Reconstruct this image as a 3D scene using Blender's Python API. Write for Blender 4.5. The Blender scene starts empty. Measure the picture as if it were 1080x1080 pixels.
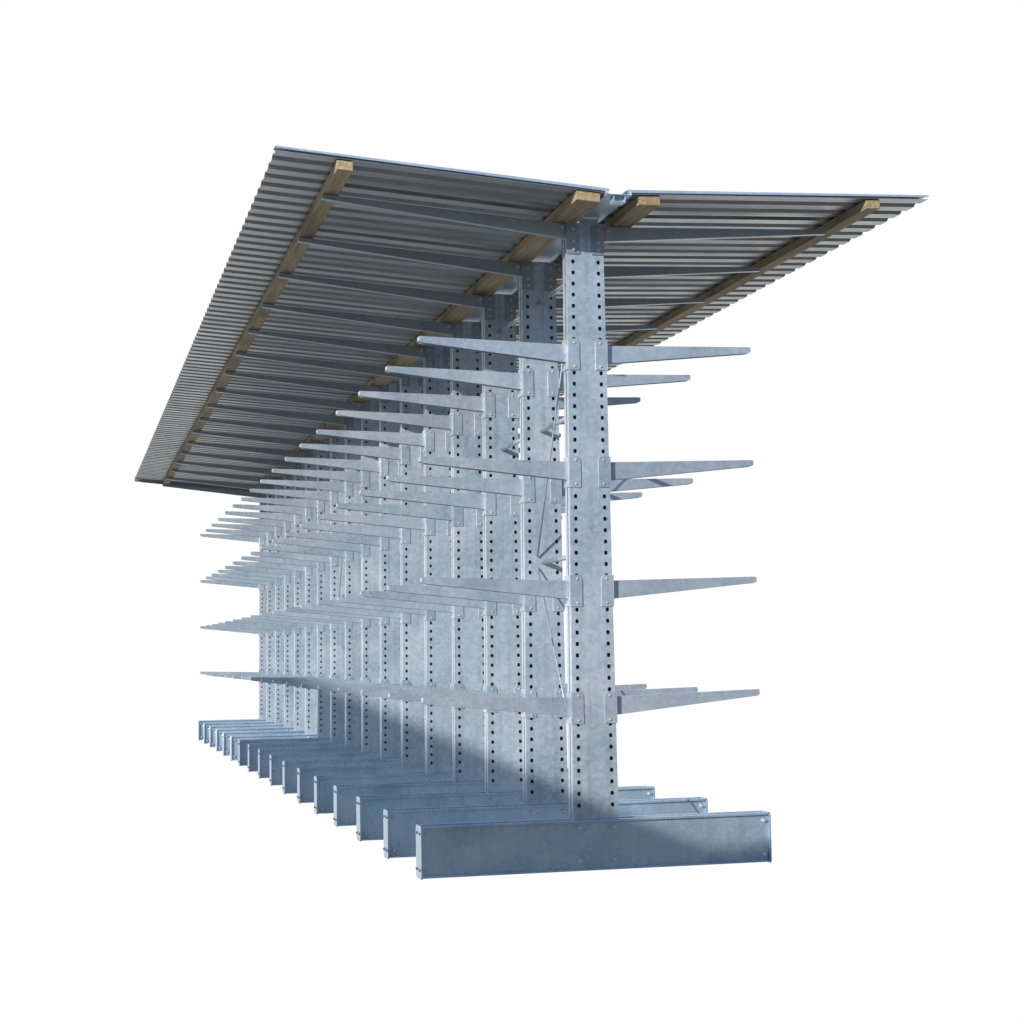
import bpy, bmesh, math, random
from mathutils import Vector, Matrix
random.seed(4)
sc=bpy.context.scene
sc.view_settings.view_transform='Standard'
sc.view_settings.look='None'
sc.view_settings.exposure=0
COL=sc.collection
S=1.1733; NC=17; HB=.3271
ZL=[1.152,1.922,2.7154,3.5025]
A=1.167

# ---------------- materials ----------------
def newmat(n):
    m=bpy.data.materials.new(n); m.use_nodes=True
    nt=m.node_tree; b=nt.nodes['Principled BSDF']
    return m,nt,b
def galv(name,c1,c2,metal=.4,rough=.38,spangle=38,dirt=.2,bump=.12,nscale=1.6,spw=.3):
    m,nt,b=newmat(name); N=nt.nodes; L=nt.links
    tc=N.new('ShaderNodeTexCoord'); oi=N.new('ShaderNodeObjectInfo')
    add=N.new('ShaderNodeVectorMath'); add.operation='MULTIPLY_ADD'
    L.new(oi.outputs['Random'],add.inputs[0]); add.inputs[1].default_value=(37,23,51)
    L.new(tc.outputs['Object'],add.inputs[2])
    vo=N.new('ShaderNodeTexVoronoi'); vo.inputs['Scale'].default_value=spangle
    L.new(add.outputs[0],vo.inputs['Vector'])
    sep=N.new('ShaderNodeSeparateColor'); L.new(vo.outputs['Color'],sep.inputs[0])
    no=N.new('ShaderNodeTexNoise'); no.inputs['Scale'].default_value=nscale; no.inputs['Detail'].default_value=4
    no.inputs['Roughness'].default_value=.55; no.inputs['Distortion'].default_value=.6
    L.new(add.outputs[0],no.inputs['Vector'])
    mr=N.new('ShaderNodeMapRange'); mr.inputs[1].default_value=.28; mr.inputs[2].default_value=.72
    L.new(no.outputs['Fac'],mr.inputs[0])
    ma=N.new('ShaderNodeMath'); ma.operation='MULTIPLY_ADD'
    L.new(sep.outputs[0],ma.inputs[0]); ma.inputs[1].default_value=spw
    mm=N.new('ShaderNodeMath'); mm.operation='MULTIPLY'; L.new(mr.outputs[0],mm.inputs[0]); mm.inputs[1].default_value=1-spw
    L.new(mm.outputs[0],ma.inputs[2])
    mix=N.new('ShaderNodeMix'); mix.data_type='RGBA'
    mix.inputs[6].default_value=(*c1,1); mix.inputs[7].default_value=(*c2,1)
    L.new(ma.outputs[0],mix.inputs[0])
    mp=N.new('ShaderNodeMapping'); mp.inputs['Scale'].default_value=(14,14,.8)
    L.new(add.outputs[0],mp.inputs[0])
    n2=N.new('ShaderNodeTexNoise'); n2.inputs['Scale'].default_value=1.5; n2.inputs['Detail'].default_value=4
    L.new(mp.outputs[0],n2.inputs['Vector'])
    r2=N.new('ShaderNodeMapRange'); r2.inputs[1].default_value=.5; r2.inputs[2].default_value=.8
    r2.inputs[3].default_value=1; r2.inputs[4].default_value=1-dirt
    L.new(n2.outputs['Fac'],r2.inputs[0])
    mx=N.new('ShaderNodeMix'); mx.data_type='RGBA'; mx.blend_type='MULTIPLY'; mx.inputs[0].default_value=1
    L.new(mix.outputs[2],mx.inputs[6]); L.new(r2.outputs[0],mx.inputs[7])
    L.new(mx.outputs[2],b.inputs['Base Color'])
    b.inputs['Metallic'].default_value=metal
    rr=N.new('ShaderNodeMapRange'); rr.inputs[3].default_value=rough-.1; rr.inputs[4].default_value=rough+.12
    L.new(ma.outputs[0],rr.inputs[0]); L.new(rr.outputs[0],b.inputs['Roughness'])
    bp=N.new('ShaderNodeBump'); bp.inputs['Strength'].default_value=bump; bp.inputs['Distance'].default_value=.004
    L.new(no.outputs['Fac'],bp.inputs['Height']); L.new(bp.outputs[0],b.inputs['Normal'])
    return m
M_col=galv('galvanised_steel',(.32,.41,.50),(.66,.74,.80),metal=.42,rough=.33,dirt=.25,spw=.34)
M_arm=galv('galvanised_arm_steel',(.33,.41,.50),(.60,.67,.73),dirt=.12,metal=.5,rough=.33)
M_base=galv('shade_blue_galvanised_steel',(.30,.43,.57),(.62,.75,.86),spangle=55,rough=.27,bump=.25,nscale=1.8,spw=.20,metal=.6,dirt=.12)  # bluer tone puts the shade on the bases into the steel colour
M_roof=galv('profiled_sheet_metal',(.29,.295,.295),(.41,.41,.405),metal=.6,rough=.34,spangle=5,dirt=.12)
M_sup=galv('roof_support_steel',(.30,.35,.40),(.42,.47,.52),metal=.4,dirt=.1)
M_gut=galv('gutter_zinc',(.36,.46,.58),(.52,.62,.72),dirt=.1)
M_bolt=galv('bolt_zinc',(.50,.56,.62),(.68,.73,.77),metal=.4,rough=.35)
M_plate=galv('dull_bracket_steel',(.26,.32,.38),(.40,.46,.52),metal=.5)
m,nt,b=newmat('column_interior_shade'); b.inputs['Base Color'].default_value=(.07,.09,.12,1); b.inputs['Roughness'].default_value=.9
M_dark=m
def wood():
    m,nt,b=newmat('pine_timber'); N=nt.nodes; L=nt.links
    tc=N.new('ShaderNodeTexCoord'); mp=N.new('ShaderNodeMapping'); mp.inputs['Scale'].default_value=(30,1.2,30)
    L.new(tc.outputs['Object'],mp.inputs[0])
    n=N.new('ShaderNodeTexNoise'); n.inputs['Scale'].default_value=2; n.inputs['Detail'].default_value=5
    L.new(mp.outputs[0],n.inputs['Vector'])
    n3=N.new('ShaderNodeTexNoise'); n3.inputs['Scale'].default_value=.9
    L.new(tc.outputs['Object'],n3.inputs['Vector'])
    a=N.new('ShaderNodeMath'); a.operation='MULTIPLY_ADD'; a.inputs[1].default_value=.5
    L.new(n.outputs['Fac'],a.inputs[0])
    h=N.new('ShaderNodeMath'); h.operation='MULTIPLY'; h.inputs[1].default_value=.5; L.new(n3.outputs['Fac'],h.inputs[0]); L.new(h.outputs[0],a.inputs[2])
    cr=N.new('ShaderNodeValToRGB')
    cr.color_ramp.elements[0].position=.36; cr.color_ramp.elements[0].color=(.17,.12,.065,1)
    cr.color_ramp.elements[1].position=.66; cr.color_ramp.elements[1].color=(.48,.375,.22,1)
    L.new(a.outputs[0],cr.inputs[0]); L.new(cr.outputs[0],b.inputs['Base Color'])
    b.inputs['Roughness'].default_value=.75
    return m
M_wood=wood()

# ---------------- mesh helpers ----------------
def box(bm,x0,x1,y0,y1,z0,z1,mi=0):
    vs=[bm.verts.new(p) for p in [(x0,y0,z0),(x1,y0,z0),(x1,y1,z0),(x0,y1,z0),(x0,y0,z1),(x1,y0,z1),(x1,y1,z1),(x0,y1,z1)]]
    for f in [(0,3,2,1),(4,5,6,7),(0,1,5,4),(1,2,6,5),(2,3,7,6),(3,0,4,7)]:
        bm.faces.new([vs[i] for i in f]).material_index=mi
def prism(bm,prof,y0,y1,mi=0,dz1=0):
    a=[bm.verts.new((x,y0,z)) for x,z in prof]; c=[bm.verts.new((x,y1,z+dz1)) for x,z in prof]
    n=len(prof)
    fs=[bm.faces.new(a),bm.faces.new(c[::-1])]
    for i in range(n):
        fs.append(bm.faces.new([a[i],c[i],c[(i+1)%n],a[(i+1)%n]]))
    for f in fs: f.material_index=mi
def bolt(bm,x,y,z,axis,r=.013,h=.014,mi=1):
    s=-1 if axis[1]=='-' else 1
    def P(a,b_,t):
        return (x+a,y+s*t,z+b_) if axis[0]=='y' else (x+s*t,y+a,z+b_)
    lo=[];hi=[]
    for k in range(6):
        an=k*math.pi/3+.3
        lo.append(bm.verts.new(P(r*math.cos(an),r*math.sin(an),0)))
        hi.append(bm.verts.new(P(r*.92*math.cos(an),r*.92*math.sin(an),h)))
    bm.faces.new(hi).material_index=mi
    for k in range(6):
        bm.faces.new([lo[k],lo[(k+1)%6],hi[(k+1)%6],hi[k]]).material_index=mi
def finish(bm,name,mats,bevel=0):
    bmesh.ops.recalc_face_normals(bm,faces=bm.faces[:])
    me=bpy.data.meshes.new(name); bm.to_mesh(me); bm.free()
    for m in mats: me.materials.append(m)
    o=bpy.data.objects.new(name,me); COL.objects.link(o)
    if bevel:
        md=o.modifiers.new('bevel','BEVEL'); md.width=bevel; md.segments=2; md.limit_method='ANGLE'; md.angle_limit=math.radians(50)
    return o

# ---------------- rack root ----------------
rack=bpy.data.objects.new('cantilever_rack',None); COL.objects.link(rack); rack.empty_display_size=.5
rack['label']="long galvanised steel double-sided cantilever rack with corrugated butterfly roof"
rack['category']="storage rack"

# ---------------- column mesh ----------------
CX=-.02
hw=lambda z: .158-(.158-.127)*(z/4.3)
def col_mesh():
    bm=bmesh.new()
    z0=.02; z1=4.30
    D=.054; pitch=.0755; R=.0115; inset=.040; cw=.020
    for s in (-1,1):
        y=s*D
        k=.42; zc=[]
        while k<z1-.06: zc.append(k); k+=pitch
        za=zc[0]-pitch/2; zb=zc[-1]+pitch/2
        def q(xs,zs):
            vs=[bm.verts.new((CX+x,y,z)) for x,z in zip(xs,zs)]
            bm.faces.new(vs)
        for (a,b_) in ((z0,za),(zb,z1)):
            q((-hw(a),hw(a),hw(b_),-hw(b_)),(a,a,b_,b_))
        def cx(z): return hw(z)-inset
        q((-cx(za)+cw,cx(za)-cw,cx(zb)-cw,-cx(zb)+cw),(za,za,zb,zb))
        for t in (-1,1):
            q((t*(cx(za)+cw),t*hw(za),t*hw(zb),t*(cx(zb)+cw)),(za,za,zb,zb))
            for c in zc:
                X=t*cx(c)
                outer=[(cw,0),(cw,1),(0,1),(-cw,1),(-cw,0),(-cw,-1),(0,-1),(cw,-1)]
                ov=[]; iv=[]
                for n,(ox,oz) in enumerate(outer):
                    zz=c+oz*pitch/2
                    ov.append(bm.verts.new((CX+t*cx(zz)+ox,y,zz)))
                    an=n*math.pi/4
                    sq=1.22 if n%2 else 1.0
                    iv.append(bm.verts.new((CX+X+R*sq*math.cos(an),y,c+R*1.2*sq*math.sin(an))))
                for n in range(8):
                    m_=(n+1)%8
                    bm.faces.new([iv[n],ov[n],ov[m_],iv[m_]])
    for s in (-1,1):
        a,bq=hw(z0),hw(z1)
        for (ya,yb) in ((-D,-.006),(.006,D)):
            vs=[bm.verts.new((CX+s*a,ya,z0)),bm.verts.new((CX+s*a,yb,z0)),bm.verts.new((CX+s*bq,yb,z1)),bm.verts.new((CX+s*bq,ya,z1))]
            bm.faces.new(vs)
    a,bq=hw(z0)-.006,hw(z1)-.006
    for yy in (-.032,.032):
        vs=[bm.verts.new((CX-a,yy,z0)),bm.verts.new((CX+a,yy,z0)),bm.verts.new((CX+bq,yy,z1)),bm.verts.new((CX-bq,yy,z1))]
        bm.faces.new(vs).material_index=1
    w=hw(z1); box(bm,CX-w-.004,CX+w+.004,-D-.004,D+.004,z1,z1+.008)
    w=hw(4.1)+.004
    for s in (-1,1):
        y0,y1=(-D-.008,-D-.001) if s<0 else (D+.001,D+.008)
        box(bm,CX-w,CX-w+.090,y0,y1,4.095,4.292,3)
        box(bm,CX+w-.090,CX+w,y0,y1,4.095,4.292,3)
        for xx in (CX-w+.045,CX+w-.045):
            for zz in (4.125,4.175,4.26): bolt(bm,xx,y0 if s<0 else y1,zz,'y-' if s<0 else 'y+',mi=2,r=.011)
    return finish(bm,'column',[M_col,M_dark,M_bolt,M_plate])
col0=col_mesh()

# ---------------- arm mesh (per level, bracket hugs the tapering column) ----------------
def arm_mesh(sx,z,name='arm'):
    bm=bmesh.new()
    e=hw(z)+(-CX if sx<0 else CX)
    t=-.024; hwy=.028; r0=e+.010
    prof=[(-A,-.004),(-A+.012,0),(-r0,t),(-r0,t-.122),(-A+.02,-.044),(-A,-.034)]
    pf=[(sx*-x,zz) for x,zz in prof]
    th=.006
    prism(bm,pf,-hwy,-hwy+th); prism(bm,pf,hwy-th,hwy)
    top=[(sx*A,-.004),(sx*(A-.012),0),(sx*r0,t),(sx*r0,t-.008),(sx*(A-.012),-.008),(sx*A,-.03)]
    prism(bm,top,-hwy+th,hwy-th)
    for s in (-1,1):
        y0,y1=(-.0605,-.0555) if s<0 else (.0555,.0605)
        pf=[(sx*(e+.004),t-.175),(sx*(e-.078),t-.175),(sx*(e-.078),t+.010),(sx*(e-.060),t+.036),(sx*(e+.004),t+.036)]
        prism(bm,pf,y0,y1)
        for zz in (t+.010,t-.150):
            bolt(bm,sx*(e-.042),y0 if s<0 else y1,zz,'y-' if s<0 else 'y+',r=.0075,h=.008)
    xa,xb=sorted((sx*(e+.0035),sx*(e+.0095)))
    box(bm,xa,xb,-.0605,.0605,t-.172,t+.034)
    return finish(bm,name,[M_arm,M_bolt],.002)
arms={(k,s):arm_mesh(s,z) for k,z in enumerate(ZL) for s in (-1,1)}

# ---------------- base mesh ----------------
def base_mesh():
    bm=bmesh.new(); B=1.2; D=.0827
    for s in (-1,1):
        def yy(a,b_): return (s*a,s*b_) if s>0 else (s*b_,s*a)
        y0,y1=yy(.0555,.0605); box(bm,-B+.013,B-.013,y0,y1,.012,HB-.012)
        y0,y1=yy(.0550,D); box(bm,-B+.013,B-.013,y0,y1,HB-.015,HB)
        y0,y1=yy(.0550,D); box(bm,-B+.013,B-.013,y0,y1,0,.015)
        for xx in (-.14,.10):
            for z in (.065,.275): bolt(bm,xx,s*.0605,z,'y+' if s>0 else 'y-',r=.019,h=.026,mi=1)
        for xx in (-B+.045,B-.045):
            for z in (.05,.275): bolt(bm,xx,s*.0605,z,'y+' if s>0 else 'y-',r=.013,h=.02,mi=1)
    for s in (-1,1):
        y_=D+.003; zb,zt=-.008,HB+.003; r=.022; pr=[]
        for cy,cz,a0 in ((y_-r,zt-r,0),(-y_+r,zt-r,90),(-y_+r,zb+r,180),(y_-r,zb+r,270)):
            for k in range(5):
                an=math.radians(a0+k*22.5); pr.append((cy+r*math.cos(an),cz+r*math.sin(an)))
        xa,xb=s*(B-.0125),s*B
        va=[bm.verts.new((xa,p,q)) for p,q in pr]; vb=[bm.verts.new((xb,p,q)) for p,q in pr]
        bm.faces.new(va); bm.faces.new(vb)
        for k in range(len(pr)):
            kk=(k+1)%len(pr); bm.faces.new([va[k],va[kk],vb[kk],vb[k]])
        for yb in (-.05,.05):
            for z in (.05,.28): bolt(bm,s*B,yb,z,'x+' if s>0 else 'x-',r=.010,h=.01)
    box(bm,-B+.013,CX-.17,-.0545,.0545,HB-.02,HB-.012)
    box(bm,CX+.17,B-.013,-.0545,.0545,HB-.02,HB-.012)
    return finish(bm,'base',[M_base,M_bolt],.004)
base0=base_mesh()

# ---------------- roof geometry ----------------
YR0=-.625; YR1=18.90; XL=2.19; XR=2.235
ZEL,ZER,ZC=4.545,4.465,4.385
VX=.03; GW=.06; DROP=.08
def dz(y): return -DROP*max(0,(y-YR0))/(YR1-YR0)
def roofz(x,y=None):
    o=dz(y) if y is not None else 0
    if x<VX: return ZC+o+(ZEL-ZC)*(VX-x)/(XL+VX)
    return ZC+o+(ZER-ZC)*(x-VX)/(XR-VX)
def xleft(y): return 2.17+.085*(y-YR0)/(YR1-YR0)

def support(sx,name='roof_support_arm'):
    bm=bmesh.new(); L=1.79; r=.11
    d=.030+.064
    zt=lambda x: roofz(x)-d
    x0=CX+sx*r; x1=sx*L+(-.01 if sx<0 else -.04)
    a,b_=zt(x0),zt(x1)
    pf=[(x0,a),(x1,b_),(x1,b_-.030),(x0,a-.10)]
    prism(bm,pf,-.046,-.040)
    pf=[(x0,a),(x1,b_),(x1,b_-.007),(x0,a-.007)]
    prism(bm,pf,-.0395,-.002)
    pf=[(x0,a-.093),(x1,b_-.023),(x1,b_-.030),(x0,a-.10)]
    prism(bm,pf,-.0395,-.002)
    bolt(bm,x0+sx*.05,-.046,zt(x0+sx*.05)-.03,'y-')
    return finish(bm,name,[M_sup,M_bolt])
supL=support(-1); supR=support(1)

protos=[col0,base0,supL,supR]+list(arms.values())
def cp(o,p,loc):
    n=o.copy(); COL.objects.link(n); n.parent=p; n.location=loc
    return n
far_right=[]
for i in range(NC):
    c=col0.copy(); COL.objects.link(c); c.parent=rack; c.location=(0,i*S,0)
    cp(base0,c,(0,0,0)); cp(supL,c,(0,0,dz(i*S))); cp(supR,c,(0,0,dz(i*S)))
    for k,z in enumerate(ZL):
        jx=random.uniform(-.004,.004)
        a=cp(arms[(k,-1)],c,(0,0,z+jx)); a.rotation_euler=(0,random.uniform(-.004,.004),random.uniform(-.004,.004))
        if i<8:
            a=cp(arms[(k,1)],c,(0,0,z+jx)); a.rotation_euler=(0,random.uniform(-.004,.004),random.uniform(-.004,.004))
        else: far_right.append((i*S,z,k))
bm=bmesh.new()
for y,z,k in far_right:
    tmp=bmesh.new(); tmp.from_mesh(arms[(k,1)].data)
    bmesh.ops.translate(tmp,verts=tmp.verts,vec=(0,y,z))
    tm=bpy.data.meshes.new('t'); tmp.to_mesh(tm); tmp.free(); bm.from_mesh(tm); bpy.data.meshes.remove(tm)
fr=finish(bm,'distant_arm',[M_arm,M_bolt]); fr.parent=rack; fr['kind']='stuff'
for o in protos: bpy.data.objects.remove(o)

# ---------------- bracing ----------------
def bar(p,q,w,name):
    p=Vector(p);q=Vector(q);d=q-p;L=d.length
    bm=bmesh.new()
    bmesh.ops.create_cone(bm,segments=12,radius1=w/2,radius2=w/2,depth=L,cap_ends=True)
    for f in bm.faces: f.smooth=len(f.verts)==4
    o=finish(bm,name,[M_arm])
    o.rotation_mode='QUATERNION'; o.rotation_quaternion=d.to_track_quat('Z','X'); o.location=(p+q)/2; o.parent=rack
    return o
for i in (0,1,8,15):
    y0=i*S+.068; y1=(i+1)*S-.068
    for z in ((2.08,3.05,4.0) if i!=1 else (3.05,4.0)):
        bar((CX,y0-.012,z),(CX,y1+.012,z),.034,'tie_bar')
    if i!=1:
        # one crossing pair of thin rods per bay, running over the full height of the ties
        bar((CX-.05,y0,.50),(CX-.05,y1,2.04),.012,'diagonal_brace')
        bar((CX-.05,y0,3.96),(CX-.05,y1,2.12),.012,'diagonal_brace')

# ---------------- roof sheet ----------------
bm=bmesh.new()
pitch=.2; amp=.018
ys=[]; y=YR0
while y<YR1:
    for f,h in ((0,0),(.52,0),(.65,1),(.87,1)):
        yy=y+f*pitch
        if yy<=YR1: ys.append((yy,h*amp))
    y+=pitch
for sgn in (-1,1):
    def ex(y): return -xleft(y) if sgn<0 else XR
    va=[bm.verts.new((ex(y),y,roofz(ex(y),y)-amp-.006+h)) for y,h in ys]
    vb=[bm.verts.new((VX+sgn*GW,y,roofz(VX+sgn*GW,y)-amp-.006+h)) for y,h in ys]
    for k in range(len(ys)-1):
        bm.faces.new([va[k],vb[k],vb[k+1],va[k+1]])
roof=finish(bm,'roof',[M_roof]); roof.parent=rack
md=roof.modifiers.new('sheet','SOLIDIFY'); md.thickness=.0025; md.offset=1
def rchild(bm,name,mats,bev=0):
    o=finish(bm,name,mats,bev); o.parent=roof; return o
for sx in (-1,1):
    for yf in (YR0,YR1):
        bm=bmesh.new(); x0=VX+sx*GW; x1=(-xleft(yf) if sx<0 else XR)+sx*.004
        z0,z1=roofz(x0,yf),roofz(x1,yf)
        ya,yb=(yf-.006,yf-.002) if yf==YR0 else (yf+.002,yf+.006)
        hh=.014 if yf==YR0 else .11
        prism(bm,[(x0,z0+.004),(x1,z1+.004),(x1,z1-hh*.6),(x0,z0-hh)],ya,yb)
        yc,yd=(yf-.002,yf+.10) if yf==YR0 else (yf-.10,yf+.002)
        prism(bm,[(x0,z0+.006),(x1,z1+.006),(x1,z1+.0035),(x0,z0+.0035)],yc,yd)
        rchild(bm,'roof_edge_trim',[M_gut if yf==YR0 else M_roof])
def purlin(xc,w,h,ya,yb):
    bm=bmesh.new()
    xa,xb=xc-w/2,xc+w/2
    pf=[(xa,roofz(xa,ya)-.026-h),(xb,roofz(xb,ya)-.026-h),(xb,roofz(xb,ya)-.026),(xa,roofz(xa,ya)-.026)]
    prism(bm,pf,ya,yb,dz1=dz(yb)-dz(ya))
    rchild(bm,'timber_purlin',[M_wood],.003)
for xc,w in ((-1.735,.10),(-.17,.16),(.245,.15),(1.84,.10)):
    n=4; ye=YR1-(.05 if xc<-1 else .02)
    e=[YR0+.015+(ye-YR0-.015)*k/n for k in range(n+1)]
    for k in range(n):
        purlin(xc+random.uniform(-.006,.006),w,.062,e[k]+(.003 if k else 0),e[k+1])
# gutter tray in the valley
bm=bmesh.new(); g=.085; zt=ZC-.004; zb=ZC-.034
x0,x1=VX-g,VX+g; DD=dz(YR1)
prism(bm,[(x0,zb),(x1,zb),(x1,zb+.004),(x0,zb+.004)],YR0-.028,YR1+.02,dz1=DD)
prism(bm,[(x0,zb+.004),(x0+.004,zb+.004),(x0+.004,zt),(x0,zt)],YR0-.028,YR1+.02,dz1=DD)
prism(bm,[(x1-.004,zb+.004),(x1,zb+.004),(x1,zt),(x1-.004,zt)],YR0-.028,YR1+.02,dz1=DD)
rchild(bm,'gutter',[M_gut])
bm=bmesh.new()
box(bm,VX-.035,VX-.030,YR0-.02,YR0+.06,zb-.045,zb-.002)
box(bm,VX+.040,VX+.045,YR0-.02,YR0+.06,zb-.045,zb-.002)
box(bm,VX-.030,VX+.040,YR0-.02,YR0+.06,zb-.045,zb-.040)
box(bm,VX-.030,VX+.040,YR0+.02,YR0+.025,zb-.040,zb-.002)
rchild(bm,'gutter_clip',[M_gut])
bm=bmesh.new()
box(bm,-.055,.075,-.050,-.042,4.309,4.343)
rchild(bm,'gutter_bracket',[M_gut],.002)

# ---------------- light direction ----------------
SH=Vector((-.80,-.60,0)).normalized(); EL=math.radians(18)
az=math.atan2(SH.x,SH.y); TE=math.tan(EL)

# ---------------- invented unseen building behind the camera (gable shaped to shade the rack's foot) ----------------
YB=-12.6
def trace(y,z):
    d=(y-YB)/-SH.y
    return SH.x*d, z+d*TE
xa_,ha=trace(-.6,.40); xp,hp=trace(11.9,.98)
xe=xp-(xa_-xp)*.75; he=ha+(hp-ha)*.25
def wallmat(n,c1,c2,sc_):
    m,nt,b=newmat(n); N=nt.nodes; L=nt.links
    no=N.new('ShaderNodeTexNoise'); no.inputs['Scale'].default_value=sc_; no.inputs['Detail'].default_value=6
    tc=N.new('ShaderNodeTexCoord'); L.new(tc.outputs['Object'],no.inputs['Vector'])
    mx=N.new('ShaderNodeMix'); mx.data_type='RGBA'; mx.inputs[6].default_value=(*c1,1); mx.inputs[7].default_value=(*c2,1)
    L.new(no.outputs['Fac'],mx.inputs[0]); L.new(mx.outputs[2],b.inputs['Base Color']); b.inputs['Roughness'].default_value=.85
    return m
M_wall=wallmat('rendered_wall',(.30,.31,.32),(.42,.42,.42),1.5)
M_tile=wallmat('dark_roofing',(.12,.10,.09),(.2,.17,.15),4)
M_glass=wallmat('window_glass',(.05,.07,.09),(.08,.10,.13),1)
shade_bldg=bpy.data.objects.new('added_shade_building',None); COL.objects.link(shade_bldg); shade_bldg.location=(xp,YB-6,0)
shade_bldg['label']="invented unseen grey building, steep gable and lower flat wing, added to shade the rack"; shade_bldg['category']="building"
def hchild(bm,n,mats):
    o=finish(bm,n,mats); o.parent=shade_bldg; o.matrix_parent_inverse=Matrix.Translation((-xp,-(YB-6),0)); return o
bm=bmesh.new()
prism(bm,[(xe,0),(8,0),(8,ha),(xa_,ha),(xp,hp),(xe,he)],YB-.3,YB)
box(bm,xe,8,YB-12,YB-.303,0,ha-1.2)
hchild(bm,'added_gable_wall',[M_wall])
bm=bmesh.new(); box(bm,xe-.2,8.2,YB-12.2,YB-.306,ha-1.197,ha-.95)
hchild(bm,'roof',[M_tile])  # flat top of the added shade building
for k in range(8):
    bm=bmesh.new(); xx=6-k*4.2
    box(bm,xx-.8,xx+.8,YB+.003,YB+.03,2.2,3.8); hchild(bm,'added_window',[M_glass])

# ---------------- world ----------------
w=bpy.data.worlds.new('World'); sc.world=w; w.use_nodes=True
nt=w.node_tree; N=nt.nodes; L=nt.links
bg=N['Background']
sky=N.new('ShaderNodeTexSky'); sky.sky_type='NISHITA'; sky.sun_disc=False
sky.sun_elevation=EL; sky.sun_rotation=az
tc=N.new('ShaderNodeTexCoord'); sp=N.new('ShaderNodeSeparateXYZ'); L.new(tc.outputs['Generated'],sp.inputs[0])
def mr(inp,a,b_,c=0,d=1):
    m=N.new('ShaderNodeMapRange'); m.interpolation_type='SMOOTHSTEP'
    m.inputs[1].default_value=a;m.inputs[2].default_value=b_;m.inputs[3].default_value=c;m.inputs[4].default_value=d
    L.new(inp,m.inputs[0]); return m.outputs[0]
def mul(a,b_):
    m=N.new('ShaderNodeMath'); m.operation='MULTIPLY'; L.new(a,m.inputs[0]); L.new(b_,m.inputs[1])
    return m.outputs[0]
wf=mul(mul(mr(sp.outputs['Y'],.15,.5),mr(sp.outputs['Z'],.55,.80,1,0)),mr(sp.outputs['Z'],-.65,-.45))
skyS=N.new('ShaderNodeVectorMath'); skyS.operation='MULTIPLY'; skyS.inputs[1].default_value=(.085,.115,.165)
L.new(sky.outputs[0],skyS.inputs[0])
g=N.new('ShaderNodeMix'); g.data_type='RGBA'
L.new(mr(sp.outputs['Z'],-.02,.02),g.inputs[0]); g.inputs[6].default_value=(.18,.19,.20,1); L.new(skyS.outputs[0],g.inputs[7])
mx=N.new('ShaderNodeMix'); mx.data_type='RGBA'
L.new(wf,mx.inputs[0]); L.new(g.outputs[2],mx.inputs[6]); mx.inputs[7].default_value=(1.02,1.02,1.02,1)
L.new(mx.outputs[2],bg.inputs['Color']); bg.inputs['Strength'].default_value=1

sd=bpy.data.lights.new('sun','SUN'); sd.energy=5.0; sd.angle=math.radians(.35); sd.color=(1,.965,.90)
so=bpy.data.objects.new('sun',sd); COL.objects.link(so)
dv=Vector((SH.x*math.cos(EL),SH.y*math.cos(EL),math.sin(EL)))
so.rotation_euler=dv.to_track_quat('Z','Y').to_euler()
so.location=dv*20

# ---------------- camera ----------------
cd=bpy.data.cameras.new('camera'); cam=bpy.data.objects.new('camera',cd); COL.objects.link(cam)
yaw,pit,rol=.2554,.0799,-.0154
fw=Vector((math.sin(yaw)*math.cos(pit),math.cos(yaw)*math.cos(pit),math.sin(pit)))
rt=Vector((math.cos(yaw),-math.sin(yaw),0)); up=rt.cross(fw)
cr,sr=math.cos(rol),math.sin(rol)
R=rt*cr+up*sr; U=-rt*sr+up*cr
cam.matrix_world=Matrix(((R.x,U.x,-fw.x,-3.4085),(R.y,U.y,-fw.y,-10.9665),(R.z,U.z,-fw.z,1.4469),(0,0,0,1)))
cd.sensor_width=36; cd.lens=1812.1/1080*36; cd.clip_end=500; cd.clip_start=.1
sc.camera=cam
